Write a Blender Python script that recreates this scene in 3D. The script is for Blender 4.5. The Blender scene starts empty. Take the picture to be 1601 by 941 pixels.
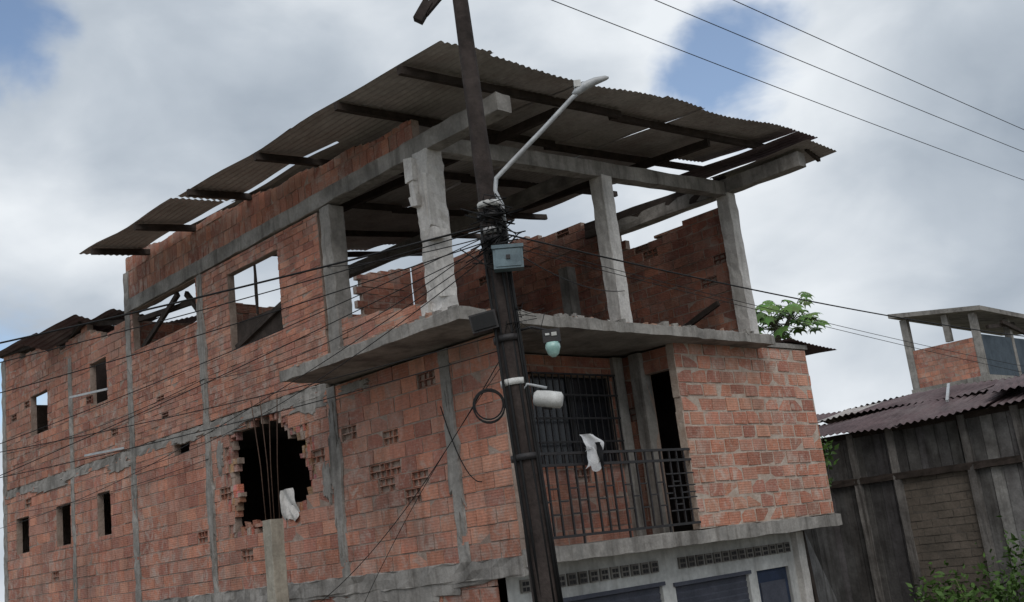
import bpy, math, random
from mathutils import Vector, Matrix
random.seed(7)
R=random.random
def ru(a,b): return a+(b-a)*random.random()
S2=.70710678
# ---------------------------------------------------------------- builder
class MB:
    def __init__(s,name,parent=None):
        s.n=name;s.p=parent;s.v=[];s.f=[];s.m=[];s.c=[];s.mats=[];s.sm=[]
    def mi(s,m):
        if m not in s.mats: s.mats.append(m)
        return s.mats.index(m)
    def face(s,pts,mat,col=(1,1,1),smooth=False):
        b=len(s.v);s.v+= [tuple(p) for p in pts];s.f.append(tuple(range(b,b+len(pts))));s.m.append(s.mi(mat));s.c.append(col);s.sm.append(smooth)
    def mesh(s,vs,fs,mat,col=(1,1,1),smooth=False):
        b=len(s.v);s.v+=[tuple(p) for p in vs]
        k=s.mi(mat)
        for f in fs:
            s.f.append(tuple(b+i for i in f));s.m.append(k);s.c.append(col);s.sm.append(smooth)
    def box(s,lo,hi,mat,col=(1,1,1),M=None,jit=0):
        x0,y0,z0=lo;x1,y1,z1=hi
        vs=[Vector(p) for p in((x0,y0,z0),(x1,y0,z0),(x1,y1,z0),(x0,y1,z0),(x0,y0,z1),(x1,y0,z1),(x1,y1,z1),(x0,y1,z1))]
        if jit: vs=[v+Vector((ru(-jit,jit),ru(-jit,jit),ru(-jit,jit))) for v in vs]
        if M is not None: vs=[M@v for v in vs]
        s.mesh(vs,[(0,3,2,1),(4,5,6,7),(0,1,5,4),(1,2,6,5),(2,3,7,6),(3,0,4,7)],mat,col)
    def beam(s,a,b,w,h,mat,col=(1,1,1),roll=0,jit=0):
        a=Vector(a);b=Vector(b);d=b-a;L=d.length;d.normalize()
        up=Vector((0,0,1)) if abs(d.z)<.95 else Vector((0,1,0))
        x=d.cross(up).normalized();z=x.cross(d)
        M=Matrix((x,d,z)).transposed().to_4x4();M.translation=a
        if roll: M=M@Matrix.Rotation(roll,4,'Y')
        s.box((-w/2,0,-h/2),(w/2,L,h/2),mat,col,M,jit)
    def rough(s,a,b,w,h,mat,seg=.25,amp=.008,col=(1,1,1)):
        """cast member with uneven arrises"""
        a=Vector(a);b=Vector(b);d=b-a;L=d.length;d.normalize()
        up=Vector((0,0,1)) if abs(d.z)<.95 else Vector((0,1,0))
        x=d.cross(up).normalized();z=x.cross(d)
        n=max(2,int(L/seg));vs=[];fs=[]
        prof=[(-.95,-1),(0,-1),(.95,-1),(1,-.93),(1,0),(1,.93),(.95,1),(0,1),(-.95,1),(-1,.93),(-1,0),(-1,-.93)]
        k=len(prof)
        for i in range(n+1):
            c=a+d*(L*i/n)
            for(p,q) in prof:
                vs.append(c+x*(p*w/2+ru(-amp,amp))+z*(q*h/2+ru(-amp,amp)))
        for i in range(n):
            for j in range(k):
                j2=(j+1)%k
                fs.append((i*k+j,i*k+j2,(i+1)*k+j2,(i+1)*k+j))
        fs.append(tuple(range(k-1,-1,-1)));fs.append(tuple(n*k+j for j in range(k)))
        s.mesh(vs,fs,mat,col)
    def tube(s,pts,r,mat,n=8,col=(1,1,1),caps=True):
        pts=[Vector(p) for p in pts];vs=[];fs=[];N=len(pts)
        rs=r if isinstance(r,(list,tuple)) else [r]*N
        ref=None
        for i,p in enumerate(pts):
            d=(pts[min(i+1,N-1)]-pts[max(i-1,0)]).normalized()
            if ref is None:
                ref=Vector((0,0,1)) if abs(d.z)<.9 else Vector((1,0,0))
            if abs(d.dot(ref))>.97: ref=Vector((.6,.8,0))
            x=d.cross(ref).normalized();y=x.cross(d)
            for k in range(n):
                a=2*math.pi*k/n
                vs.append(p+x*(math.cos(a)*rs[i])+y*(math.sin(a)*rs[i]))
        for i in range(N-1):
            for k in range(n):
                k2=(k+1)%n
                fs.append((i*n+k,i*n+k2,(i+1)*n+k2,(i+1)*n+k))
        if caps:
            fs.append(tuple(range(n-1,-1,-1)));fs.append(tuple((N-1)*n+k for k in range(n)))
        s.mesh(vs,fs,mat,col,True)
    def done(s):
        me=bpy.data.meshes.new(s.n);me.from_pydata(s.v,[],s.f)
        for m in s.mats: me.materials.append(m)
        me.polygons.foreach_set('material_index',s.m)
        me.polygons.foreach_set('use_smooth',s.sm)
        ca=me.color_attributes.new('Col','FLOAT_COLOR','CORNER')
        arr=[]
        for f,c in zip(s.f,s.c): arr+= [c[0],c[1],c[2],1.0]*len(f)
        ca.data.foreach_set('color',arr)
        me.update()
        o=bpy.data.objects.new(s.n,me);bpy.context.scene.collection.objects.link(o)
        if s.p: o.parent=s.p
        return o
def empty(n,loc=(0,0,0)):
    e=bpy.data.objects.new(n,None);bpy.context.scene.collection.objects.link(e);e.empty_display_size=.3;return e
# ---------------------------------------------------------------- materials
def mat(name,c1,c2=None,scale=3,rough=.9,bump=.3,bscale=40,stain=None,stain_amt=.5,streak=0,attr=False,metal=0,ribs=0,spec=.2,smear=None,smear_amt=.0,patchy=0):
    m=bpy.data.materials.new(name);m.use_nodes=True;nt=m.node_tree;N=nt.nodes;L=nt.links
    b=N['Principled BSDF'];b.inputs['Roughness'].default_value=rough;b.inputs['Metallic'].default_value=metal
    b.inputs['Specular IOR Level'].default_value=spec
    tc=N.new('ShaderNodeTexCoord');co=tc.outputs['Object']
    def noise(sc,det=5,vec=None,rg=.6,dist=0):
        n=N.new('ShaderNodeTexNoise');n.inputs['Scale'].default_value=sc;n.inputs['Detail'].default_value=det;n.inputs['Roughness'].default_value=rg;n.inputs['Distortion'].default_value=dist
        L.new(vec or co,n.inputs['Vector']);return n.outputs['Fac']
    def ramp(fac,a,bb):
        r=N.new('ShaderNodeMapRange');r.inputs['From Min'].default_value=a;r.inputs['From Max'].default_value=bb;L.new(fac,r.inputs['Value']);return r.outputs[0]
    def mul(a,k):
        mm=N.new('ShaderNodeMath');mm.operation='MULTIPLY'
        L.new(a,mm.inputs[0])
        if hasattr(k,'node'): L.new(k,mm.inputs[1])
        else: mm.inputs[1].default_value=k
        return mm.outputs[0]
    def mix(fac,A,B,mode='MIX'):
        x=N.new('ShaderNodeMix');x.data_type='RGBA';x.blend_type=mode
        if hasattr(fac,'node'): L.new(fac,x.inputs['Factor'])
        else: x.inputs['Factor'].default_value=fac
        for val,sock in((A,x.inputs[6]),(B,x.inputs[7])):
            if hasattr(val,'node'): L.new(val,sock)
            else: sock.default_value=(*val,1)
        return x.outputs[2]
    c2=c2 or tuple(k*.7 for k in c1)
    col=mix(ramp(noise(scale),.35,.65),c1,c2)
    col=mix(ramp(noise(scale*9,3),.3,.7),col,mix(1.0,col,(.78,.78,.78),'MULTIPLY'))
    if attr:
        a=N.new('ShaderNodeAttribute');a.attribute_name='Col'
        col=mix(1.0,a.outputs['Color'],col,'MULTIPLY')
    if patchy:
        col=mix(mul(ramp(noise(.55,4,None,.6),.42,.62),patchy),col,mix(1.0,col,(.68,.66,.66),'MULTIPLY'))
    if smear:
        col=mix(mul(mul(ramp(noise(5.5,7,None,.7,.6),.48,.62),ramp(noise(.8,3),.38,.54)),smear_amt),col,smear)
        col=mix(mul(ramp(noise(26,4,None,.7),.56,.66),smear_amt*.7),col,smear)
    if stain:
        col=mix(mul(ramp(noise(.9,6,None,.7),.48,.68),stain_amt),col,stain)
    if streak:
        mp=N.new('ShaderNodeMapping');mp.inputs['Scale'].default_value=(7,7,.5);L.new(co,mp.inputs['Vector'])
        col=mix(mul(ramp(noise(1.0,4,mp.outputs[0]),.5,.72),streak),col,mix(1.0,col,(.35,.33,.31),'MULTIPLY'))
    L.new(col,b.inputs['Base Color'])
    h=noise(bscale,4)
    if ribs:
        sx=N.new('ShaderNodeSeparateXYZ');L.new(co,sx.inputs[0])
        q=N.new('ShaderNodeMath');q.operation='MULTIPLY';q.inputs[1].default_value=2*math.pi/ribs;L.new(sx.outputs[2],q.inputs[0])
        sn=N.new('ShaderNodeMath');sn.operation='SINE';L.new(q.outputs[0],sn.inputs[0])
        ad=N.new('ShaderNodeMath');ad.operation='MULTIPLY_ADD';ad.inputs[1].default_value=.10;L.new(sn.outputs[0],ad.inputs[0]);L.new(h,ad.inputs[2]);h=ad.outputs[0]
    if bump:
        bp=N.new('ShaderNodeBump');bp.inputs['Strength'].default_value=bump;bp.inputs['Distance'].default_value=.02
        L.new(h,bp.inputs['Height']);L.new(bp.outputs[0],b.inputs['Normal'])
    return m
BR=mat('clay_block',(1,1,1),(.84,.84,.84),2.2,.95,.5,30,stain=(.24,.165,.135),stain_amt=.5,streak=.38,attr=True,ribs=.034,smear=(.46,.39,.34),smear_amt=.65,patchy=.55)
BRI=mat('clay_block_shaded',(.88,.84,.82),(.64,.61,.61),2.2,.95,.5,30,stain=(.14,.10,.085),stain_amt=.6,streak=.45,attr=True,ribs=.034,smear=(.38,.32,.28),smear_amt=.5,patchy=.7)  # darker copy of the clay block; shade of recessed and inner walls in its colour
BRF=mat('clay_block_front',(1,1,1),(.84,.84,.82),2.2,.95,.5,30,stain=(.34,.23,.175),stain_amt=.4,streak=.25,attr=True,ribs=.034,smear=(.55,.46,.39),smear_amt=.75,patchy=.35)
MO=mat('mortar',(.48,.38,.32),(.35,.265,.215),6,.95,.6,25,stain=(.18,.14,.12),stain_amt=.55,patchy=.5)
MOL=mat('mortar_pale',(.62,.53,.45),(.47,.36,.29),6,.95,.6,25,stain=(.30,.22,.165),stain_amt=.5)
CO=mat('concrete',(.41,.385,.355),(.26,.245,.225),2.5,.93,.5,18,stain=(.10,.092,.083),stain_amt=.7,streak=.7)
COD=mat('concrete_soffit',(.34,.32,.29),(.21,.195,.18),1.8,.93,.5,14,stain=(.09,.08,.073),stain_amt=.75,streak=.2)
COW=mat('concrete_whitewashed',(.78,.75,.71),(.60,.57,.54),4,.9,.5,18,stain=(.28,.26,.23),stain_amt=.55,streak=.5)
PW=mat('white_paint_wall',(.70,.70,.67),(.54,.54,.515),1.5,.8,.2,18,stain=(.30,.29,.28),stain_amt=.45,streak=.5)
ZN=mat('zinc_sheet',(.52,.48,.45),(.40,.37,.345),1.6,.7,.1,9,stain=(.23,.18,.155),stain_amt=.6,streak=0,spec=.3,patchy=.5)
ZR=mat('rusty_sheet',(.16,.112,.115),(.095,.067,.07),2.0,.75,.2,9,stain=(.22,.19,.185),stain_amt=.55)
WD=mat('dark_timber',(.075,.058,.05),(.04,.032,.027),5,.9,.4,20,streak=.3)
PO=mat('pole_timber',(.06,.046,.042),(.028,.022,.02),6,.85,.6,16,stain=(.11,.09,.08),stain_amt=.35,streak=.5)
PL=mat('weathered_planks',(.25,.245,.24),(.135,.13,.127),3,.95,.5,20,stain=(.06,.055,.052),stain_amt=.7,streak=.8,attr=True)
BK=mat('black_iron',(.02,.02,.022),(.035,.03,.03),12,.6,.2,40,spec=.4)
CB=mat('black_cable',(.014,.014,.015),(.02,.02,.02),12,.6,0)
GV=mat('galvanised_pipe',(.55,.57,.58),(.40,.42,.44),9,.5,.1,20,metal=.1,spec=.4,stain=(.25,.2,.17),stain_amt=.5)
BX=mat('grey_blue_box',(.20,.27,.30),(.13,.18,.205),7,.6,.1,20,stain=(.08,.08,.08),stain_amt=.4)
WH=mat('white_enamel',(.76,.76,.74),(.56,.56,.54),9,.5,.1,20,stain=(.3,.28,.25),stain_amt=.5)
SH=mat('roller_shutter',(.10,.105,.13),(.07,.075,.095),4,.8,.1,20,spec=.1)
BD=mat('blue_door',(.04,.055,.10),(.03,.04,.065),4,.7,.1,20)
RB=mat('rebar',(.12,.075,.055),(.07,.045,.035),20,.9,.2,60)
CL=mat('white_cloth',(.8,.8,.8),(.65,.65,.67),8,.95,.3,30)
CK=mat('black_cloth',(.02,.02,.025),(.03,.03,.03),8,.95,.3,30)
GL=mat('lamp_lens',(.45,.68,.62),(.3,.5,.46),14,.2,0,spec=.6)
LF=mat('leaf_green',(1,1,1),(.75,.8,.6),5,.6,0,attr=True,spec=.3)
ST=mat('leaf_stalk',(.16,.19,.08),(.11,.13,.06),9,.8,.2,30)
BARK=mat('papaya_bark',(.20,.18,.14),(.13,.12,.09),9,.9,.3,30)
AS=mat('dusty_asphalt',(.17,.155,.135),(.11,.105,.095),1.2,.95,.5,60,stain=(.22,.19,.16),stain_amt=.6)
PV=mat('pavement_concrete',(.36,.34,.31),(.27,.255,.235),1.2,.95,.4,20,stain=(.15,.14,.12),stain_amt=.5)
GR=mat('earth_ground',(.24,.19,.14),(.12,.13,.07),.7,.97,.6,14)
FB=mat('blue_grey_render',(.10,.125,.15),(.07,.09,.11),2,.9,.3,14,streak=.3)
DK=mat('dark_backing',(.07,.055,.05),(.04,.032,.03),2,.95,.3,14)  # near-black so rooms behind openings look unlit; shade put into the colour
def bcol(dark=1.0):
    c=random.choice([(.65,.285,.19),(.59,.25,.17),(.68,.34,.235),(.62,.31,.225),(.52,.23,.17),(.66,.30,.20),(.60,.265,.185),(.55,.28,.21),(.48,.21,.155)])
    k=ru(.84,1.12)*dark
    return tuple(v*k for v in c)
# ---------------------------------------------------------------- block wall
def inpoly(p,poly):
    x,y=p;ins=False;n=len(poly)
    for i in range(n):
        x1,y1=poly[i];x2,y2=poly[(i+1)%n]
        if (y1>y)!=(y2>y) and x<(x2-x1)*(y-y1)/(y2-y1)+x1: ins=not ins
    return ins
def subtract(rs,h):
    out=[]
    a0,a1,b0,b1=h
    for(s0,s1,z0,z1) in rs:
        if s1<=a0 or s0>=a1 or z1<=b0 or z0>=b1: out.append((s0,s1,z0,z1));continue
        if s0<a0: out.append((s0,a0,z0,z1))
        if s1>a1: out.append((a1,s1,z0,z1))
        m0=max(s0,a0);m1=min(s1,a1)
        if z0<b0: out.append((m0,m1,z0,b0))
        if z1>b1: out.append((m0,m1,b1,z1))
    return out
def wall(name,parent,axis,pos,s0,s1,z0,z1,bw=.33,bh=.2,holes=(),polys=(),top=None,broken=(),pb=.004,T=.12,brick=None,mort=None,g=.009,dark=1.0,jit=.004,proud=.005):
    brick=brick or BR;mort=mort or MO
    B=MB(name,parent)
    def P(s,z,d):
        return (pos-d,s,z) if axis=='x' else (s,pos-d,z)
    def bx(a0,a1,b0,b1,d0,d1,m,c=(1,1,1),j=0):
        vs=[]
        t=ru(-j,j) if j else 0;t2=ru(-j,j) if j else 0
        for d,sgn in((d0,0),(d1,1)):
            for(a,b) in((a0,b0),(a1,b0),(a1,b1),(a0,b1)):
                dd=d+(sgn*(t*(1 if a==a1 else -1)+t2*(1 if b==b1 else -1)))
                vs.append(P(a+(ru(-j,j)*.6 if sgn and j else 0),b+(ru(-j,j)*.6 if sgn and j else 0),dd))
        fs=[(0,1,2,3),(4,7,6,5),(0,4,5,1),(1,5,6,2),(2,6,7,3),(3,7,4,0)]
        B.mesh(vs,fs,m,c)
    r=0;z=z0
    while z<z1-.005:
        zt=min(z+bh,z1);off=(bw/2 if r%2 else 0)+ru(-.02,.02)
        s=s0-off
        while s<s1-.005:
            w=bw*ru(.97,1.03);a=max(s,s0);b=min(s+w,s1);s+=w
            if b-a<.01: continue
            rs=[(a,b,z,zt)]
            for h in holes: rs=subtract(rs,h)
            edge=False
            if polys and any(inpoly((a+(b-a)*i/4,z+(zt-z)*j/2),pl) for pl in polys for i in range(5) for j in range(3)):
                nr=[]
                for q in rs:
                    n=5;c0=[q[0]+(q[1]-q[0])*(i+(ru(-.3,.3) if 0<i<n else 0))/n for i in range(n+1)]
                    for i in range(n):
                        zm=q[2]+(q[3]-q[2])*ru(.3,.7)
                        nr.append((c0[i],c0[i+1],q[2],zm));nr.append((c0[i],c0[i+1],zm,q[3]))
                rs=[q for q in nr if not any(inpoly(((q[0]+q[1])/2+ru(-.05,.05),(q[2]+q[3])/2+ru(-.03,.03)),pl) for pl in polys)]
                edge=len(rs)<10
                if not edge: rs=[(a,b,z,zt)]
            col=bcol(dark)
            if edge:
                for q in rs:
                    bx(q[0],q[1],q[2],q[3],-T,ru(-.03,.006),brick if R()<.8 else mort,tuple(k*ru(.6,1) for k in col) ,.008)
                continue
            for q in rs:
                a0,a1,b0,b1=q
                if top:
                    tz=top((a0+a1)/2)
                    if b0>=tz-.02: continue
                    b1=min(b1,tz)
                if a1-a0<.008 or b1-b0<.008: continue
                cx=(a0+a1)/2;cz=(b0+b1)/2
                isb=(R()<pb) or any((cx-bx_)**2/(br*br)+(cz-bz)**2/(br*br*.6)<1 and R()<.62 for(bx_,bz,br) in broken)
                if isb and a1-a0>.07 and b1-b0>.09:
                    bx(a0,a1,b0,b1,-T,-.05,mort,(.5,.5,.5))
                    cd=tuple(k*.8 for k in col)
                    nz=2;t=.012
                    zs=[b0+g+(b1-b0-2*g)*i/nz for i in range(nz+1)]
                    for zz in zs: bx(a0+g,a1-g,zz-t/2,zz+t/2,-.05,ru(-.012,.003),brick,cd)
                    na=max(1,int((a1-a0)/.09))
                    for i in range(na+1):
                        aa=a0+g+(a1-a0-2*g)*i/na
                        for k in range(nz):
                            if R()<.8: bx(aa-t/2,aa+t/2,zs[k]+t/2+.001,zs[k+1]-t/2-.001,-.05,ru(-.03,0),brick,cd)
                else:
                    bx(a0,a1,b0,b1,-T,0,mort)
                    if a1-a0>2.5*g and b1-b0>2.5*g:
                        bx(a0+g*ru(.4,1.5),a1-g*ru(.4,1.5),b0+g*ru(.4,1.5),b1-g*ru(.4,1.5),-.02,proud+ru(-.003,.008),brick,col,jit)
        z=zt;r+=1
    return B.done()
# ================================================================= HOUSE
H=empty('brick_house')
hole=[(5.15,2.28),(5.0,2.38),(4.75,2.36),(4.5,2.5),(4.2,2.44),(3.95,2.46),(3.8,2.3),(3.65,2.12),(3.4,2.12),(3.26,1.98),(3.3,1.7),(3.2,1.4),(3.34,1.12),(3.6,1.08),(3.8,.95),(4.1,.90),(4.5,.78),(4.8,.90),(5.25,.92),(5.27,1.2),(5.05,1.42),(5.3,1.7),(5.12,1.95),(5.28,2.1)]
wall('wall_side_second_floor',H,'x',0,-.97,14.95,0,2.6,.34,.2,
  holes=[(13.6,14.3,1.3,2.03),(11.46,12.16,1.27,2.05),(9.66,10.23,1.28,2.07),(6.58,7.12,2.33,2.5)],polys=[hole],
  broken=[(1.63,1.75,.22),(1.15,1.72,.25),(1.4,1.2,.22),(2.2,1.8,.2),(.8,1.0,.18),(2.85,1.6,.3),(2.75,2.1,.25),(2.8,1.1,.22),(5.6,1.5,.25),(.4,2.4,.15),(6.3,.9,.2),(7.6,.3,.3),(5.0,.6,.2),(-.4,.6,.12)],pb=.006)
wall('wall_side_ground_floor',H,'x',0.02,-.5,14.95,-2.9,-.2,.34,.2,holes=[(6.3,7.9,-1.3,-.25)],pb=.01)
wall('wall_side_third_floor',H,'x',0,2.45,8.65,2.7,5.17,.26,.105,holes=[(3.55,5.05,3.68,4.93),(6.1,8.45,4.42,5.16)],pb=.003,g=.006)
wall('wall_side_rear_wing',H,'x',0.01,8.66,14.95,2.7,5.9,.3,.16,holes=[(12.5,13.4,3.66,4.5),(9.65,10.4,3.76,4.58)],
  top=lambda s:5.0+.11*(s-8.6)+.12*math.sin(s*3.1)+.06*math.sin(s*9),pb=.01,dark=.85)
wall('wall_side_eaves',H,'x',.005,.16,8.65,5.4,6.3,.17,.27,top=lambda s:5.70+.065*s+.03*math.sin(s*5),pb=.0,g=.006,dark=.9)
wall('parapet_side',H,'x',.01,.16,2.36,2.78,3.55,.3,.105,top=lambda s:3.22+.13*s,g=.006)
def rt(x): return 5.05 if x<1.6 else (5.52+.03*math.sin(x*6) if x<5.3 else 6.4+.2*(x-5.3))
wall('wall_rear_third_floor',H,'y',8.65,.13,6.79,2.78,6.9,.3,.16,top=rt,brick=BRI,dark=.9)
def rtop(y):
    if y<.9: return 5.46
    if y<1.5: return 5.38
    if y<2.4: return 5.30
    return 6.0+.115*(y-2.4)+.04*math.sin(y*4)
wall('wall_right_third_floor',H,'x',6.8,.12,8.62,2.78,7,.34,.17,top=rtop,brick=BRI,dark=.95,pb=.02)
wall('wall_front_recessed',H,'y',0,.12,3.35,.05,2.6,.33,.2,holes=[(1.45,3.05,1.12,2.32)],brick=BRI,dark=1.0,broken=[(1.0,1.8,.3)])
wall('wall_front_room',H,'y',-.97,3.35,6.8,.07,2.66,.34,.2,mort=MOL,brick=BRF,g=.017,pb=.0,jit=.008,dark=1.04)
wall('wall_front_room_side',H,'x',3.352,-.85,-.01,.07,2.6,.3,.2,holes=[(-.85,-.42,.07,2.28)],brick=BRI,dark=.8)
wall('parapet_front_stub',H,'y',.02,2.6,3.35,2.78,3.12,.3,.11,g=.006,dark=.9)
wall('parapet_front_low',H,'y',.02,3.75,6.6,2.78,2.98,.3,.1,g=.006,dark=.9)
c=MB('concrete_frame',H)
for y,w,z0,z1,mt in((0,.19,0,2.6,CO),(2.45,.19,0,2.6,CO),(5.95,.17,-2.9,5.17,CO),(8.65,.2,-2.9,5.95,CO),(11.3,.15,-2.9,4.9,CO),(14.9,.2,-2.9,5.6,CO),(2.2,.24,2.78,5.17,CO)):
    c.rough((.075,y,z0),(.075,y,z1),.19 if y!=2.2 else .26,w,mt,.13,.012)
for (x,z1) in((3.5,5.42),(6.8,5.62)):
    c.rough((x,.0,2.76),(x,.0,z1),.24,.24,COW,.15,.009)
c.rough((5.7,2.9,2.76),(5.7,2.9,5.0),.22,.22,CO,.3,.006)
c.rough((3.36,-.32,.05),(3.36,-.32,2.6),.2,.2,CO,.25,.005)
c.rough((3.2,.02,.05),(3.2,.02,2.6),.2,.2,CO,.25,.005)
c.rough((.07,-1.5,5.33),(.07,8.7,5.29),.23,.235,CO,.2,.010)
c.rough((.19,0,5.34),(6.68,0,5.70),.2,.23,CO,.3,.010)
c.rough((6.8,-1.55,5.74),(6.8,2.5,5.76),.22,.24,CO,.3,.010)
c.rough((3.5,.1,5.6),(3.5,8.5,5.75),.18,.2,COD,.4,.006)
c.rough((.06,-1.0,-.10),(.06,14.98,-.10),.2,.22,CO,.17,.018)
c.rough((.07,2.56,2.60),(.07,14.98,2.60),.17,.17,CO,.15,.014)
c.done()
pt=MB('render_patches',H)
pcount=[0]
def patch(axis,pos,cy,cz,ry,rz,m,n=34,th=.010):
    pcount[0]+=1;th=th+.0013*pcount[0];rim=[]
    for k in range(n):
        a=2*math.pi*k/n;q=ru(.62,1.15)
        rim.append((cy+math.cos(a)*ry*q,cz+math.sin(a)*rz*q))
    f=lambda y,z,d:(pos-d,y,z) if axis=='x' else (y,pos-d,z)
    vs=[f(cy,cz,th)]+[f(y*.9+cy*.1,z*.9+cz*.1,th) for y,z in rim]+[f(y,z,-.005) for y,z in rim]
    fs=[]
    for k in range(n):
        k2=(k+1)%n
        fs.append((0,1+k2,1+k));fs.append((1+k,1+k2,1+n+k2,1+n+k))
    pt.mesh(vs,fs,m)
for a in((3.0,2.46,.55,.16),(3.7,2.56,.5,.08),(5.4,2.48,.7,.10),(4.2,-.15,1.5,.18),(1.3,-.22,1.6,.22),(2.2,-.45,.7,.35),(5.6,2.1,.12,.3),(9.2,2.45,.6,.12),(12.4,2.5,1.2,.1),(1.9,2.5,.4,.08),(6.6,2.55,.5,.1),(2.7,1.3,.12,.3)):
    patch('x',-.008,*a,CO)
for a in((.0,1.2,.14,1.0),(2.45,1.3,.14,1.1),(5.95,1.4,.13,1.1),(5.95,3.9,.13,1.0)):
    patch('x',-.012,*a,CO)
pt.done()
s=MB('floor_slabs',H)
def slab(poly,z0,z1,m_top,m_bot,m_side,amp=.012):
    n=len(poly)
    pts=[]
    for i in range(n):
        a=Vector(poly[i]);b=Vector(poly[(i+1)%n]);k=max(1,int((b-a).length/.16))
        for j in range(k):
            p=a+(b-a)*j/k;pts.append((p.x+(ru(-amp,amp) if j else 0),p.y+(ru(-amp,amp) if j else 0)))
    n=len(pts)
    zt=[z1+ru(-amp,amp) for _ in pts];zb=[z0+ru(-amp,amp)*.6 for _ in pts]
    s.face([(p[0],p[1],z) for p,z in zip(pts,zt)],m_top)
    s.face([(p[0],p[1],z) for p,z in reversed(list(zip(pts,zb)))],m_bot)
    for i in range(n):
        j=(i+1)%n
        s.face([(pts[i][0],pts[i][1],zb[i]),(pts[j][0],pts[j][1],zb[j]),(pts[j][0],pts[j][1],zt[j]),(pts[i][0],pts[i][1],zt[i])],m_side)
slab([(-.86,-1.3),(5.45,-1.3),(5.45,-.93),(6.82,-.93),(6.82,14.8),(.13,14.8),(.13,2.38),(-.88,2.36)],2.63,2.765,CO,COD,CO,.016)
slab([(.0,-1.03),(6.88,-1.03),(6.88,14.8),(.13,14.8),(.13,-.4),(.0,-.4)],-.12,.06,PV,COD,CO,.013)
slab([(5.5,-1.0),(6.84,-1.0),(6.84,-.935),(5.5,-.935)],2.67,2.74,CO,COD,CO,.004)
for i in range(150):
    if i<80: x,y=ru(-.8,5.3),ru(-1.30,-1.1)
    else: x,y=ru(-.88,-.7),ru(-1.2,2.2)
    h_=ru(.015,.06);q_=ru(.03,.12);s.box((x,y,2.75),(x+q_,y+q_,2.765+h_),CO if i%3 else BR,(.5,.3,.22) if i%3==0 else (1,1,1),jit=.015)
s.done()
o=MB('outer_walls_and_backing',H)
o.box((6.79,-.86,.07),(6.93,14.9,2.6),MO);o.box((6.4,-.5,-2.9),(6.52,14.9,-.13),MO)
o.box((.14,14.83,-2.9),(6.8,14.95,4.6),MO);o.box((6.93,.1,2.78),(6.97,8.5,5.2),MO)
o.box((6.81,8.6,2.78),(6.93,14.9,4.7),MO)
o.box((.15,2.9,.07),(6.7,3.0,2.6),DK)  # DK partitions are added to hide sky and stray light behind the openings
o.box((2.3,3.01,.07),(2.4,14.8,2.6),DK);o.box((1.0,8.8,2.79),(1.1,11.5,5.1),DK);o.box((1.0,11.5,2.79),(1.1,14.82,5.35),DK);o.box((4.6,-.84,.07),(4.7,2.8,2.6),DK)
o.done()
g=MB('shopfront',H)
holes=[(1.0,2.95,-2.9,-.6),(3.22,4.94,-2.9,-.64),(5.15,6.0,-2.9,-.62)]
rs=[(.02,6.4,-2.9,-.12)]
for h in holes: rs=subtract(rs,h)
for(a,b,z0,z1) in rs: g.box((a,-.5,z0),(b,-.38,z1),PW)
for(a,b,z0,z1) in holes[:2]:
    z=z1
    while z>z0:
        zz=max(z-.085,z0)
        g.face([(a,-.44,z),(b,-.44,z),(b,-.455,z-.02),(a,-.455,z-.02)],SH);g.face([(a,-.455,z-.02),(b,-.455,z-.02),(b,-.44,zz),(a,-.44,zz)],SH);z=zz
    g.box((a-.04,-.53,z1),(b+.04,-.503,z1+.05),SH)
a,b,z0,z1=holes[2];g.box((a,-.45,z0),(b,-.41,z1),BD);g.box((a+.1,-.47,-2.6),(b-.1,-.452,-1.9),BD);g.box((a+.1,-.47,-1.7),(b-.1,-.452,-.8),SH)
g.rough((6.3,-.52,-2.9),(6.3,-.52,-.14),.2,.16,COW,.2,.006)
for x0,x1 in((.35,2.9),(3.35,6.05)):
    x=x0
    while x<x1:
        g.box((x,-.53,-.42),(x+.15,-.502,-.27),COD)
        for i in range(2):
            for j in range(2):
                g.box((x+.02+.06*i,-.536,-.405+.065*j),(x+.065+.06*i,-.531,-.36+.065*j),BK)
        x+=.2
g.done()
w=MB('window_grille',H)
for i in range(14):
    x=1.42+i*.126;w.box((x-.008,-.09,1.10),(x+.008,-.074,2.34),BK)
for z in(1.10,1.4,1.72,2.04,2.33): w.box((1.40,-.096,z-.012),(3.08,-.068,z+.012),BK)
for z in(1.10,2.33):
    for x in(1.41,3.07): w.box((x-.012,-.075,z-.012),(x+.012,.01,z+.012),BK)
w.box((1.45,.09,1.12),(3.05,.11,2.32),mat('dark_glass',(.012,.014,.018),(.02,.02,.025),4,.25,0,spec=.5))
for x in(1.46,2.25,3.04): w.box((x-.025,.05,1.12),(x+.025,.088,2.32),BK)
w.done()
r=MB('balcony_railing',H)
yr=-.985
for z in(1.14,1.0,.16): r.box((.12,yr-.018,z-.016),(3.34,yr+.018,z+.016),BK)
x=.2;k=0
while x<3.3:
    r.box((x-.011,yr-.011,.06 if k%5==0 else .17),(x+.011,yr+.011,1.13),BK)
    if k%2==0 and x<3.0:
        for z in(.42,.72): r.box((x+.011,yr-.008,z-.009),(x+.15,yr+.008,z+.009),BK)
    else:
        r.box((x+.011,yr-.008,.57-.009),(x+.15,yr+.008,.57+.009),BK)
    x+=.155 if k%3 else .19;k+=1
for z in(.34,.5,.66,.82): r.box((2.75,yr-.022,z-.009),(3.34,yr-.012,z+.009),BK)
r.done()
def zr(x,y):
    u=(x+1)/8;v=(y+1.5)/9.5
    sag=-.025*math.sin(x*2.1+1)*math.sin(y*1.7+.4)-(.05*math.exp(-((x-.9)**2+(y+1.5)**2)/.5))
    return (5.83*(1-u)+6.22*u)*(1-v)+(6.05*(1-u)+6.9*u)*v+sag
rf=MB('corrugated_roof',H)
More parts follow.
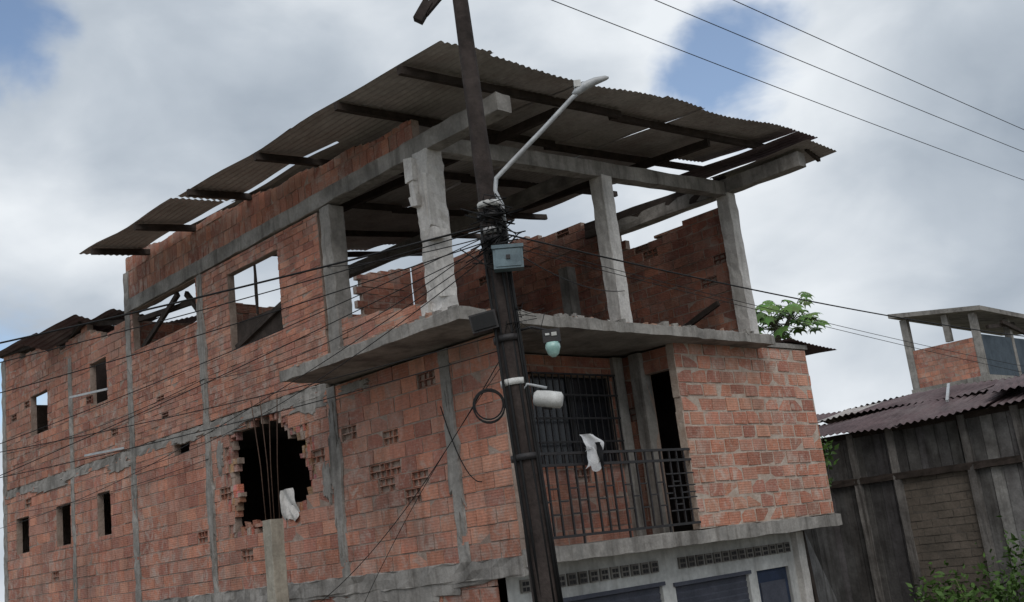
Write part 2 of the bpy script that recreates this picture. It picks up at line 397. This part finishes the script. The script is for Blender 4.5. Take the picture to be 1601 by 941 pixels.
def sheet(B,x0,x1,y0,y1,zf,m,per=.11,amp=.010,skew=0,dz=0,ragged=.0,tilt=0,col=(1,1,1)):
    nx=int((x1-x0)/per*6);ny=max(2,int((y1-y0)/.35));vs=[];fs=[]
    e0=[ru(-ragged,ragged) for _ in range(nx+1)];ph=ru(0,6)
    for j in range(ny+1):
        for i in range(nx+1):
            x=x0+(x1-x0)*i/nx;y=y0+(y1-y0)*j/ny
            if j==0:y+=e0[i]*.3
            lift=.012*max(0,math.sin(ph+y*1.9))*((i/nx)**3)
            zz=zf(x,y)+amp*math.sin(2*math.pi*x/per)+dz+tilt*(i/nx)+.012*math.sin(x*2+y*3)+lift
            vs.append((x+skew*(j/ny),y,zz))
    for j in range(ny):
        for i in range(nx):
            a=j*(nx+1)+i;fs.append((a,a+1,a+nx+2,a+nx+1))
    B.mesh(vs,fs,m,col,True)
cols=[(-1.0,-.12)]+[(-.16+.86*i,-.16+.86*(i+1)+.08) for i in range(8)]
for ci,(x0,x1) in enumerate(cols):
    x1=min(x1,6.95)
    rows=[(-1.55,1.6),(1.5,4.7),(4.6,8.05)]
    for ri,(y0,y1) in enumerate(rows):
        a0,a1,b0,b1=x0,x1,y0,y1
        if ci==0 and ri==0: b0=-1.62
        if ci==0 and ri==2: a0-=.05;b0=4.75;b1=8.15
        if ci==1 and ri==1: a0+=.12
        if ci==1 and ri==2: a0+=.16
        if ci==8 and ri>0: a1=6.38
        if ci==8 and ri==0: b1=.3
        if ci==7 and ri==2: b1=7.3
        if ci==4 and ri==2: b1=7.6
        sheet(rf,a0,a1,b0+ru(-.04,.04),b1+(ru(-.02,.12) if ri<2 else ru(-.15,.15)),zr,ZN,skew=ru(-.015,.015),dz=.008*((ri+ci)%3)+ru(-.004,.004),ragged=.03)
sheet(rf,6.55,7.45,-1.85,.2,lambda x,y:5.98-.05*(x-6.5)+.03*y,ZN,skew=.15)
sheet(rf,6.5,7.1,-1.75,.9,lambda x,y:6.12+.02*y,ZR,skew=-.1)
sheet(rf,-.25,.7,8.8,10.6,lambda x,y:5.25-.12*x+.12*(y-8.8),ZR,skew=.3)
sheet(rf,-.35,.6,10.2,12.4,lambda x,y:5.45-.25*x-.05*(y-10),ZR,skew=-.2)
sheet(rf,-.3,.9,12.2,15.2,lambda x,y:5.55-.2*x+.05*(y-12),ZR,skew=.1)
sheet(rf,.8,2.2,9.6,13.0,lambda x,y:5.2+.25*(x-.8),ZR,skew=.2)
sheet(rf,6.3,7.7,-1.05,.0,lambda x,y:2.86-.09*(x-6.3)+.04*y,ZR,skew=.1)
rf.done()
t=MB('roof_timbers',H)
for y in(-.92,.41,2.34,4.2,6.0,7.7):
    za=zr(-1,y)-.085;zb=zr(6.9,y)-.085
    t.rough((-1.0-ru(0,.08),y,za),(3.0,y+ru(-.03,.03),zr(3,y)-.085),.07,.1,WD,.4,.005)
    t.rough((2.9,y+.08,zr(2.9,y)-.085),(6.75 if y>1 else 7.0,y,zb),.07,.1,WD,.4,.005)
for x in(1.7,5.2): t.rough((x,-.9,zr(x,-.9)-.18),(x,7.8,zr(x,7.8)-.18),.08,.12,WD,.4,.005)
t.rough((6.72,-.1,5.78),(6.72,3.2,5.92),.05,.3,WD,.4,.01)
t.rough((6.9,-1.6,5.93),(7.45,-1.5,5.86),.05,.08,WD)
for a,b in(((.1,8.3,4.45),(.1,6.9,5.1)),((.2,6.2,4.5),(.25,6.9,5.12)),((.1,8.4,5.0),(.3,6.3,4.9)),((.1,9.0,5.1),(.2,10.8,5.5)),((-.1,10.5,5.4),(.3,12.6,5.3)),((0,12.4,5.5),(0,15.1,5.75)),
  ((.06,3.6,4.1),(.06,5.0,3.72)),((6.5,.3,3.75),(6.6,2.3,3.15)),((6.3,.3,2.8),(6.7,1.6,3.35)),((4.0,.5,3.0),(6.4,.3,2.85))):
    t.rough(a,b,.06,.09,WD,.3,.006)
t.box((.1,3.62,3.7),(.14,5.0,4.12),WD,jit=.03)
t.rough((.05,4.3,4.1),(.05,4.3,4.9),.03,.03,WD)
t.done()
k=MB('terrace_corner_column',H)
k.rough((.07,0,2.76),(.07,0,5.22),.27,.27,COW,.10,.018)
for(y,z,ww,hh,dd) in((.16,5.0,.14,.3,.1),(.12,4.55,.12,.14,.1),(-.13,4.05,.16,.12,.1),(-.1,3.0,.3,.09,.14),(.14,3.1,.12,.22,.06),(.14,4.8,.09,.5,.05),(-.14,3.5,.06,.5,.07),(.0,2.86,.36,.12,.2),(-.2,2.95,.2,.06,.2),(-.12,4.5,.05,.7,.06)):
    k.box((-.09-dd/2,y-ww/2,z-hh/2),(.06,y+ww/2,z+hh/2),COW,jit=.03)
k.done()
q=MB('cloth_on_railing',H)
def cloth(x0,x1,z0,z1,m,y,sk=0,fr=9,B=None,swap=False):
    n=14;vs=[];fs=[]
    for i in range(n+1):
        for j in range(n+1):
            u=i/n;v=j/n
            P_=(x0+(x1-x0)*u*(.55+.45*math.sin(1+v*1.6))+sk*v+.015*math.sin(v*9+u*3),y-.03*math.sin(u*fr+v*4)-.02-.05*v*(1-v),z0+(z1-z0)*v+.035*math.sin(u*7)*(1-v))
            vs.append((P_[1],P_[0],P_[2]) if swap else P_)
    for i in range(n):
        for j in range(n):
            a=i*(n+1)+j;fs.append((a,a+1,a+n+2,a+n+1))
    (B or q).mesh(vs,fs,m,(1,1,1),True)
cloth(1.15,1.45,.93,1.20,CL,-1.03,.06);cloth(1.2,1.55,1.14,1.36,CL,-1.01,-.04,7);cloth(1.34,1.44,.98,1.25,CK,-1.07,.02)
q.done()
q=MB('torn_sheet_in_opening',H)
cloth(3.85,3.42,.90,1.35,COW,.02,.12,6,q,True);cloth(3.7,3.45,.88,1.1,COW,-.01,.05,9,q,True)
for i in range(26):
    y=ru(3.4,5.1);z_=.88+.03*abs(y-4.2);q.box((.02,y,z_),(.02+ru(.04,.1),y+ru(.03,.12),z_+ru(.03,.10)),BR,bcol(.7),jit=.02)
q.done()
# ================================================================= POLE
PX,PY=-1.5,-2.65
def pp(a,b,z):
    a=a+(.032*(2.6-z) if z<2.6 else -.028*(z-3.6) if z>3.6 else 0)
    return (PX+S2*(a+b),PY+S2*(b-a),z)
U=empty('utility_pole')
p=MB('pole_shaft',U)
zs=[-2.9+9.7*i/24 for i in range(25)]
p.tube([pp(.012*math.sin(z*1.3),.008*math.cos(z*1.1),z) for z in zs],[.155-.0088*(z+2.9)+ru(-.004,.004) for z in zs],PO,14)
p.beam((PX+.03,PY-1.0,6.5),(PX+.03,PY+1.0,6.5),.1,.12,PO)
for y in(-.62,.0,.66):p.tube([(PX+.03,PY+y,6.55),(PX+.03,PY+y,6.6),(PX+.03,PY+y,6.7)],[.03,.05,.03],WH,8)
p.beam(pp(-.38,0,5.6),pp(.0,0,5.98),.07,.08,PO);p.beam(pp(-.46,0,5.52),pp(-.32,0,5.72),.1,.1,PO)
p.beam(pp(.02,-.1,5.72),pp(.14,-.1,5.95),.03,.03,GV)
for z,m,rr in((3.42,WH,.125),(3.14,GV,.125),(2.05,BK,.14),(1.62,WH,.135),(.9,BK,.145),(3.3,BK,.14),(3.05,BK,.135)):
    p.tube([pp(0,0,z-.03),pp(0,0,z+.03)],rr,m,14)
for a in(-.1,-.05,.05,.1,.12):
    p.tube([pp(a*1.05,-.1+ru(-.02,.02),z+ru(-.02,.02)) for z in(-.5,.4,1.2,2.0,2.7,3.2)],.014,CB,6)
p.done()
bx=MB('junction_box',U)
Mx=Matrix.Translation(pp(.12,-.2,2.80))@Matrix.Rotation(math.radians(-45),4,'Z')@Matrix.Rotation(.04,4,'Y')
bx.box((-.145,-.07,-.11),(.145,.07,.11),BX,(1,1,1),Mx);bx.box((-.155,-.085,.09),(.155,.08,.125),BX,(1,1,1),Mx);bx.box((-.12,-.078,-.09),(.12,-.0701,.08),BX,(1,1,1),Mx);bx.box((-.02,-.09,-.02),(.02,-.079,.02),BK,(1,1,1),Mx)
Mx=Matrix.Translation(pp(-.2,-.12,2.22))@Matrix.Rotation(math.radians(-45),4,'Z')@Matrix.Rotation(-.15,4,'Y')
bx.box((-.13,-.06,-.09),(.13,.06,.09),BK,(1,1,1),Mx);bx.box((-.11,-.075,-.07),(.11,-.061,.07),CB,(1,1,1),Mx)
bx.done()
L_=empty('street_lamp')
l=MB('lamp_arm',L_)
l.tube([pp(.13,-.05,3.02),pp(.12,-.06,3.4),pp(.07,-.06,3.55),pp(.10,-.06,3.68),pp(.28,-.07,3.83),pp(.64,-.1,4.12),pp(.97,-.12,4.4),pp(1.07,-.12,4.48)],.024,GV,10)
l.done()
l=MB('lamp_head',L_)
l.tube([pp(1.0,-.12,4.44),pp(1.05,-.12,4.475),pp(1.12,-.12,4.52),pp(1.24,-.12,4.56),pp(1.35,-.12,4.58),pp(1.38,-.12,4.58)],[.028,.042,.045,.04,.025,.01],GV,10)
l.box((-.04,-.04,-.07),(.03,.04,.0),WH,(1,1,1),Matrix.Translation(pp(1.06,-.12,4.58))@Matrix.Rotation(math.radians(-45),4,'Z'))
l.done()
F_=empty('floodlight')
l=MB('floodlight_body',F_)
c0=Vector(pp(.16,-.1,1.44));c1=Vector(pp(.43,-.12,1.38));d=(c1-c0)
l.tube([c0,c0+d*.1,c0+d*.5,c0+d*.93,c1],[.05,.075,.082,.078,.05],WH,14)
l.tube([pp(.05,-.05,1.5),pp(.12,-.1,1.58),pp(.3,-.1,1.52)],.014,GV,6)
l.tube([c0+d*.3+Vector((0,0,-.083)),c0+d*.6+Vector((0,0,-.083))],.02,BK,6)
l.done()
N_=empty('lantern')
l=MB('lantern_body',N_)
Mx=Matrix.Translation(pp(.42,-.05,1.93))@Matrix.Rotation(math.radians(-45),4,'Z')
l.box((-.085,-.07,.02),(.085,.06,.15),BK,(1,1,1),Mx);l.box((-.06,-.078,.09),(-.02,-.0705,.11),WH,(1,1,1),Mx);l.box((0,-.078,.08),(.05,-.0705,.115),WH,(1,1,1),Mx)
c0=Vector(pp(.42,-.08,1.95));l.tube([c0,c0-Vector((0,0,.05)),c0-Vector((0,0,.11)),c0-Vector((0,0,.14))],[.07,.075,.055,.02],GL,12)
l.tube([pp(.1,-.02,2.12),pp(.25,-.02,2.14),pp(.42,-.02,2.08)],.014,BK,6)
l.done()
# ================================================================= CABLES
def cable(a,b,sag,r=.011,n=28,name='power_line'):
    B=MB(name);a=Vector(a);b=Vector(b);pts=[]
    for i in range(n+1):
        t=i/n;p_=a+(b-a)*t;p_.z-=4*sag*t*(1-t);pts.append(p_)
    B.tube(pts,r,CB,6);return B.done()
for y,yb in((-1.94,-2.85),(-2.64,-3.8),(-3.2,-4.3)):
    cable((PX+.03,y,6.7),(40,yb,6.3),.25,.006,60)
    cable((PX+.03,y,6.7),(-32,y+1.2,6.6),.3,.006,40)
cable(pp(-.1,0,3.22),(-9.9,13.5,3.5),.25,.011,40);cable(pp(-.1,0,3.05),(-9.5,14.5,2.7),.4,.006,40)
cable(pp(-.1,0,3.1),(-7,12.5,1.6),.35,.005,40);cable(pp(-.1,0,3.18),(-9.6,13.8,3.15),.3,.006,40)
cable(pp(-.1,0,2.1),(-8.0,12.5,2.5),.35,.005,40);cable(pp(-.1,0,3.0),(-6.6,10.5,.7),.2,.005,40)
cable(pp(-.1,0,1.95),(-7.6,12.0,1.9),.3,.005,40);cable(pp(-.1,0,2.95),(-.2,14.9,1.9),.35,.005,40)
cable(pp(.1,0,3.12),(24,-3.1,3.1),.45,.009,60);cable(pp(.1,0,3.05),(26,-2.4,1.9),.3,.004,60);cable(pp(.1,0,3.0),(26,-2.6,1.4),.2,.004,60)
cable(pp(-.1,0,3.1),(-.03,2.3,4.3),.05,.006);cable(pp(-.1,0,3.05),(-.05,5.9,3.4),.3,.005);cable(pp(-.1,0,2.9),(-.05,8.6,2.3),.3,.005)
cable(pp(0,0,2.0),(-.06,3.1,-.3),.25,.005);cable(pp(0,0,1.9),(-.1,2.6,-1.0),-.2,.004)
cable((-.06,.1,1.9),(-.06,-.5,.9),.25,.007);cable(pp(.1,0,3.0),(3.5,-.15,3.6),.15,.006)
cable((-.05,5.9,3.4),(-.05,14.8,3.5),.15,.006);cable((-.05,5.9,2.1),(-.05,14.8,2.2),.12,.005)
B=MB('cable_coil')
for rr,oz in((.15,0),(.135,.01),(.145,-.015)):
    cc=Vector(pp(-.27,-.1,1.42+oz));B.tube([cc+Vector((S2*rr*math.cos(a),-S2*rr*math.cos(a),rr*1.05*math.sin(a))) for a in[2*math.pi*i/24 for i in range(25)]],.008,CB,6,caps=False)
for i in range(20):
    z=ru(2.9,3.4);a0=ru(-.15,.15)
    pts=[Vector(pp(a0,-.1,z))]
    for j in range(5): pts.append(Vector(pp(a0+ru(-.3,.3)*(j+1)/4,-.12+ru(-.08,.05),z+ru(-.2,.12))))
    B.tube(pts,.007,CB,5)
for i in range(6):
    z=ru(2.0,2.35);a0=ru(-.1,.15);pts=[Vector(pp(a0,-.1,z))]
    for j in range(4): pts.append(Vector(pp(a0+ru(-.05,.3)*(j+1)/4,-.12,z+ru(-.12,.12))))
    B.tube(pts,.004,CB,5)
B.done()
B=MB('cable_bracket')
for y,z in((9.6,3.95),(9.0,2.75)):
    B.beam((0,y,z),(-.35,y+.9,z-.0),.03,.04,GV);
B.done()
# ================================================================= unfinished column
Q=empty('concrete_post')
POST=mat('raw_concrete_post',(.50,.46,.38),(.38,.35,.29),3,.93,.5,18,stain=(.2,.18,.15),stain_amt=.5,streak=.4)
B=MB('post_shaft',Q);B.rough((-.8,2.9,-2.9),(-.8,2.9,.87),.2,.2,POST,.2,.008);B.done()
B=MB('starter_bars',Q)
for dx,dy in((-.06,-.06),(.06,-.06),(-.06,.06),(.06,.06)):
    B.tube([(-.8+dx,2.9+dy,.6),(-.8+dx*1.3,2.9+dy*1.4,1.6),(-.8+dx*2+ru(-.05,.05),2.9+dy*2.2+ru(-.08,.08),ru(2.2,2.6))],.007,RB,5)
B.done()
# ================================================================= SHED
K=empty('wooden_shed')
b=MB('plank_walls',K)
y=2.6
while y>-6:
    w=ru(.16,.26);d=ru(-.012,.012)
    z0=-2.9
    yc=y-w/2
    if -1.55<yc<-.35: z0=.62
    g_=ru(.6,1.2)*(1.5 if yc<-1.6 else .75);col=(g_,g_*ru(.96,1),g_*ru(.93,1))
    b.box((10.5+d,y-w+.012,z0+ru(-.03,.03)),(10.53+d,y,1.52),PL,col,jit=.008)
    y-=w
for yy in(2.5,.55,-.25,-1.65,-2.6,-4.4): b.rough((10.46,yy,-2.9),(10.46,yy,1.5),.12,.12,PL,.4,.01,(1.1,1.05,1.0))
b.rough((10.44,2.5,.62),(10.44,-5,.58),.08,.12,WD);b.rough((10.5,2.6,1.48),(10.5,-6,1.48),.1,.1,WD)
b.box((15.5,-6,-2.9),(15.6,2.6,1.6),PL);b.box((10.55,2.55,-2.9),(15.5,2.6,1.5),PL);b.box((10.55,-6,-2.9),(15.5,-5.95,1.5),PL)
b.done()
MUD=mat('mud_block',(.20,.165,.135),(.13,.11,.09),3,.95,.4,20,stain=(.08,.07,.06))
MUDM=mat('mud_mortar',(.16,.14,.12),(.11,.095,.08),3,.95,.4,20)
wall('block_infill',K,'x',10.5,-1.6,-.3,-2.9,.55,.3,.14,brick=MUD,mort=MUDM)
b=MB('shed_roof',K)
def sheetx(B,y0,y1,x0,x1,z0,z1,m,per=.14,amp=.020,sk=0):
    ny=int((y1-y0)/per*6);nx=4;vs=[];fs=[]
    for i in range(nx+1):
        for j in range(ny+1):
            y=y0+(y1-y0)*j/ny;t=i/nx
            vs.append((x0+(x1-x0)*t,y+sk*t,z0+(z1-z0)*t+amp*math.sin(2*math.pi*y/per)+.04*math.sin(y*1.7+t*2)))
    for i in range(nx):
        for j in range(ny):
            a=i*(ny+1)+j;fs.append((a,a+1,a+ny+2,a+ny+1))
    B.mesh(vs,fs,m,(1,1,1),True)
y=2.9
i=0
while y>-6.5:
    sheetx(b,y-.95,y,10.15+ru(-.15,.1),11.9,1.52+ru(-.03,.02),1.95,ZR,sk=ru(-.08,.08));sheetx(b,y-.95,y+.02,11.8,13.3,1.97+ru(-.01,.03),2.28+ru(-.03,.03),ZR if i%5!=1 else ZN,sk=ru(-.1,.1))
    sheetx(b,y-.95,y,13.3,15.8,2.28,1.6,ZR)
    y-=.86;i+=1
sheetx(b,-3.3,-2.2,10.4,12.4,1.75,2.2,ZR,sk=.5)
b.beam((10.6,-1.4,1.80),(12.6,-.6,2.30),.05,.04,GV);b.beam((11.2,-2.6,1.95),(13,-2.9,2.4),.05,.04,GV)
b.done()
f_=MB('plank_fence')
y=1.2;x=6.95
while x<10.4:
    w=ru(.14,.24);c_=ru(.25,.55);f_.box((x,y,-2.9),(x+w-.01,y+.03,ru(.9,1.3)),PL,(c_,c_,c_),jit=.01);x+=w
f_.beam((6.6,-.3,-.3),(7.6,-.1,-1.6),.05,.9,PL,(.9,.9,.9));f_.beam((7.0,-.3,-2.9),(6.75,-.35,-.1),.08,.08,WD)
f_.done()
# ================================================================= far house
K2=empty('brick_house')
MF=Matrix.Translation((34.3,7.45,0))
b=MB('frame_and_slabs',K2)
W=11;D=3.1
b.mesh([(-.3,-.4,7.2),(W,-.4,7.0),(W,D+.3,7.6),(-.3,D+.3,7.75),(-.3,-.4,7.38),(W,-.4,7.18),(W,D+.3,7.78),(-.3,D+.3,7.93)],[(0,3,2,1),(4,5,6,7),(0,1,5,4),(1,2,6,5),(2,3,7,6),(3,0,4,7)],COD)
for x in(0,3.2,6.5,9.5): b.box((x,0,4.7),(x+.25,.25,7.2),CO)
b.box((0,D-.3,4.7),(.25,D,7.6),CO);b.box((0,1.1,6.3),(.2,1.35,7.4),CO)
b.box((-.15,-.15,4.45),(W,D,4.68),CO)
b.box((0.12,.12,-2.9),(W,D,4.45),MO)
b.box((.26,.02,4.69),(W,.14,6.35),FB)
b.beam((.5,-.2,6.6),(4,.1,7.0),.12,.15,WD);b.beam((2,-.2,6.9),(6,.1,6.5),.12,.15,WD)
o_=b.done();o_.matrix_local=MF
ow=wall('terrace_side_wall',K2,'x',.02,.25,D-.3,4.68,6.25,.4,.2,g=.01,dark=.95);ow.matrix_local=MF
ow=wall('lower_wall',K2,'x',0.1,.0,D,-2.9,4.43,.4,.25,g=.01,dark=.9);ow.matrix_local=MF
# ================================================================= plants
def leafcol(k=1):
    v=ru(.7,1.3)*k;return (.10*v,.19*v,.045*v)
T=empty('papaya_tree')
b=MB('trunk',T)
bx0=Vector((10.0,1.5,-2.9));top_=Vector((10.0,1.5,3.95))
b.tube([bx0+(top_-bx0)*i/8+Vector((.05*math.sin(i),.04*math.cos(i*1.3),0)) for i in range(9)],[.12-.008*i for i in range(9)],BARK,10)
b.tube([(10.0,1.5,3.5),(10.15,1.3,3.8),(10.35,1.2,4.1)],[.05,.04,.03],BARK,8)
b.done()
b=MB('leaves',T)
def papaya_leaf(B,base,dirn,Ls,size):
    d=Vector(dirn).normalized();tip=base+d*Ls;tip.z-=Ls*Ls*.15
    B.tube([base,base+d*Ls*.5+Vector((0,0,.03)),tip],[.012,.009,.006],ST,5)
    nrm=Vector((ru(-.8,.2),ru(-.8,.2),1)).normalized()
    f=(d-nrm*d.dot(nrm)).normalized();sd=nrm.cross(f)
    col=leafcol(1.4)
    for k in range(8):
        a=math.radians(-150+300*k/7);Ll=size*(1-.35*abs(a)/2.6)
        u=f*math.cos(a)+sd*math.sin(a);v=nrm.cross(u)
        dr=Vector((0,0,-1))
        pts=[tip,tip+u*Ll*.35+v*Ll*.13,tip+u*Ll*.6+v*Ll*.30+dr*.03,tip+u*Ll*.75+v*Ll*.12+dr*.04,tip+u*Ll+dr*.09,tip+u*Ll*.75-v*Ll*.12+dr*.04,tip+u*Ll*.6-v*Ll*.30+dr*.03,tip+u*Ll*.35-v*Ll*.13]
        B.face(pts,LF,tuple(c_*ru(.85,1.15) for c_ in col))
for base,n in((Vector((10.0,1.5,3.95)),30),(Vector((10.35,1.2,4.1)),22)):
    for i in range(n):
        a=2*math.pi*i/n*2.6+ru(-.2,.2);el=ru(-.35,.95)
        papaya_leaf(b,base+Vector((0,0,ru(-.25,.05))),(math.cos(a)*math.cos(el),math.sin(a)*math.cos(el),math.sin(el)),ru(.25,.78),ru(.2,.3))
b.done()
def bush(name,ctr,rad,n,size=.07,k=1.0):
    B=MB(name)
    for i in range(12):
        a=ru(0,6.28);B.tube([Vector((ctr[0],ctr[1],ctr[2]-rad[2])),Vector((ctr[0]+rad[0]*.7*math.cos(a),ctr[1]+rad[1]*.7*math.sin(a),ctr[2]+rad[2]*ru(0,.8)))],[.02,.006],ST,5)
    clumps=[(Vector((ru(-.8,.8)*rad[0],ru(-.8,.8)*rad[1],ru(-.8,.75)*rad[2])),ru(.25,.5),ru(.6,1.4)) for _ in range(16)]
    for i in range(n):
        cc,cr,ck=random.choice(clumps)
        v=Vector((random.gauss(0,1),random.gauss(0,1),random.gauss(0,1)))*cr*.5
        p_=Vector(ctr)+cc+Vector((v.x*rad[0],v.y*rad[1],v.z*rad[2]))
        u=Vector((ru(-1,1),ru(-1,1),ru(-.4,1))).normalized();w_=u.cross(Vector((ru(-1,1),ru(-1,1),ru(-1,1)))).normalized()
        s_=size*ru(.6,1.5)
        B.face([p_,p_+u*s_*.5+w_*s_*.28,p_+u*s_*1.2,p_+u*s_*.5-w_*s_*.28],LF,leafcol(ck*k))
    B.done()
bush('shrub',(9.7,-3.6,-1.75),(1.2,1.5,1.1),5500,.09,1.0)
bush('shrub',(9.6,-1.9,-2.0),(.8,1.1,1.0),3500,.09,.9)
bush('climbing_vine',(7.25,-.6,1.0),(.14,.2,.6),260,.09,.8)
bush('weeds',(-.1,2.5,-2.7),(.3,1.8,.3),500,.08,.8)
# ================================================================= GROUND
def sheetg(name,x0,x1,y0,y1,z,m):
    B=MB(name);B.face([(x0,y0,z),(x1,y0,z),(x1,y1,z),(x0,y1,z)],m);return B.done()
sheetg('ground',-600,600,-600,600,-2.92,GR)
B=MB('road')
B.face([(-120,-9.5,-2.916),(150,-9.5,-2.916),(150,-2.9,-2.916),(-120,-2.9,-2.916)],AS)
B.face([(-7.5,-2.9,-2.916),(-1.7,-2.9,-2.916),(-1.7,120,-2.916),(-7.5,120,-2.916)],AS)
B.done()
B=MB('pavement')
B.box((-1.7,-2.9,-2.93),(60,-.5,-2.8),PV);B.box((-1.7,-.5,-2.93),(0,60,-2.8),PV)
B.done()
# ================================================================= LIGHT / SKY
W=bpy.data.worlds.new('World');bpy.context.scene.world=W;W.use_nodes=True
nt=W.node_tree;N=nt.nodes;Lk=nt.links;N.clear()
out=N.new('ShaderNodeOutputWorld');sky=N.new('ShaderNodeTexSky');sky.sky_type='NISHITA';sky.sun_disc=False
SE=math.radians(48);SR=math.radians(218)
sky.sun_elevation=SE;sky.sun_rotation=SR
bg1=N.new('ShaderNodeBackground');bg1.inputs[1].default_value=.15;Lk.new(sky.outputs[0],bg1.inputs[0])
tc=N.new('ShaderNodeTexCoord');nrm=N.new('ShaderNodeVectorMath');nrm.operation='NORMALIZE';Lk.new(tc.outputs['Generated'],nrm.inputs[0])
mp=N.new('ShaderNodeMapping');mp.inputs['Scale'].default_value=(1,1,1.7);mp.inputs['Location'].default_value=(.35,.2,.1);Lk.new(nrm.outputs[0],mp.inputs[0])
def noise(sc,det,rg,dist=.0):
    n=N.new('ShaderNodeTexNoise');n.inputs['Scale'].default_value=sc;n.inputs['Detail'].default_value=det;n.inputs['Roughness'].default_value=rg;n.inputs['Distortion'].default_value=dist;Lk.new(mp.outputs[0],n.inputs[0]);return n.outputs['Fac']
def mr(v,a,b,c=0,d=1,sm=True):
    r_=N.new('ShaderNodeMapRange');r_.interpolation_type='SMOOTHSTEP' if sm else 'LINEAR'
    for i_,q_ in zip((1,2,3,4),(a,b,c,d)): r_.inputs[i_].default_value=q_
    Lk.new(v,r_.inputs[0]);return r_.outputs[0]
def mth(op,a,b=None):
    m_=N.new('ShaderNodeMath');m_.operation=op
    for i_,q_ in enumerate((a,b)):
        if q_ is None: continue
        if hasattr(q_,'node'): Lk.new(q_,m_.inputs[i_])
        else: m_.inputs[i_].default_value=q_
    return m_.outputs[0]
def blob(dv,rad,e_,amt=1.6,lo=.45,hi=1.15):
    vd=N.new('ShaderNodeVectorMath');vd.operation='DISTANCE';Lk.new(nrm.outputs[0],vd.inputs[0]);vd.inputs[1].default_value=Vector(dv).normalized()
    dd=mth('ADD',vd.outputs['Value'],mth('MULTIPLY',mth('SUBTRACT',e_,.5),rad*amt))
    return mr(dd,rad*lo,rad*hi,1,0)
cr=N.new('ShaderNodeValToRGB');el=cr.color_ramp.elements
el[0].position=.34;el[0].color=(.32,.375,.445,1);el[1].position=.66;el[1].color=(.80,.84,.88,1)
e=el.new(.49);e.color=(.49,.545,.61,1)
tot=mth('ADD',mth('MULTIPLY',noise(3.0,6,.45,.3),.72),mth('MULTIPLY',noise(7,5,.5,.4),.28))
edge=noise(9,5,.55,.2)
br=mth('ADD',mth('MULTIPLY',blob((.38,.80,.44),.24,edge,.8,.1,1.3),.08),mth('MULTIPLY',blob((.86,.45,.2),.30,edge,.8,.1,1.3),.07))
br=mth('ADD',br,mth('MULTIPLY',blob((.72,.50,.47),.14,edge,1.0,.1,1.3),.09))
dk=mth('MULTIPLY',blob((.92,.30,.33),.2,edge,.8,.1,1.3),.08)
Lk.new(mth('SUBTRACT',mth('ADD',tot,br),dk),cr.inputs[0])
bg2=N.new('ShaderNodeBackground');bg2.inputs[1].default_value=1.05;Lk.new(cr.outputs[0],bg2.inputs[0])
mask=None
for dv,rad in(((.781,.487,.390),.062),((.768,.50,.382),.05),((.295,.834,.463),.05),((.26,.85,.44),.05),((-.5,-.3,.8),.25),((-.7,.4,.5),.2),((.3,-.8,.5),.2),((.32,.93,.2),.05)):
    k_=blob(dv,rad,edge,2.2,.4,1.25)
    mask=k_ if mask is None else mth('MAXIMUM',mask,k_)
mask=mth('MULTIPLY',mask,.92)
mx=N.new('ShaderNodeMixShader');Lk.new(mask,mx.inputs[0]);Lk.new(bg2.outputs[0],mx.inputs[1]);Lk.new(bg1.outputs[0],mx.inputs[2])
Lk.new(mx.outputs[0],out.inputs[0])
sd=Vector((math.sin(SR)*math.cos(SE),math.cos(SR)*math.cos(SE),math.sin(SE)))
sl=bpy.data.lights.new('sun','SUN');sl.energy=1.2;sl.angle=math.radians(45);sl.color=(1,.96,.9)
so=bpy.data.objects.new('sun',sl);bpy.context.scene.collection.objects.link(so);so.rotation_euler=sd.to_track_quat('Z','Y').to_euler()
# ================================================================= CAMERA
cam=bpy.data.cameras.new('camera');co=bpy.data.objects.new('camera',cam);bpy.context.scene.collection.objects.link(co)
pt_=math.radians(13.05);rl=math.radians(7)
h=Vector((S2,S2,0));rr=Vector((S2,-S2,0));fw=h*math.cos(pt_)+Vector((0,0,math.sin(pt_)));up0=-h*math.sin(pt_)+Vector((0,0,math.cos(pt_)))
Xc=rr*math.cos(rl)-up0*math.sin(rl);Yc=rr*math.sin(rl)+up0*math.cos(rl)
M=Matrix((Xc,Yc,-fw)).transposed().to_4x4();M.translation=Vector((-8.826,-10.125,0));co.matrix_world=M
cam.sensor_width=36;cam.lens=1717/1601*36;cam.clip_end=2000;cam.clip_start=.1
sc=bpy.context.scene;sc.camera=co
sc.view_settings.view_transform='Standard';sc.view_settings.look='None';sc.view_settings.exposure=0
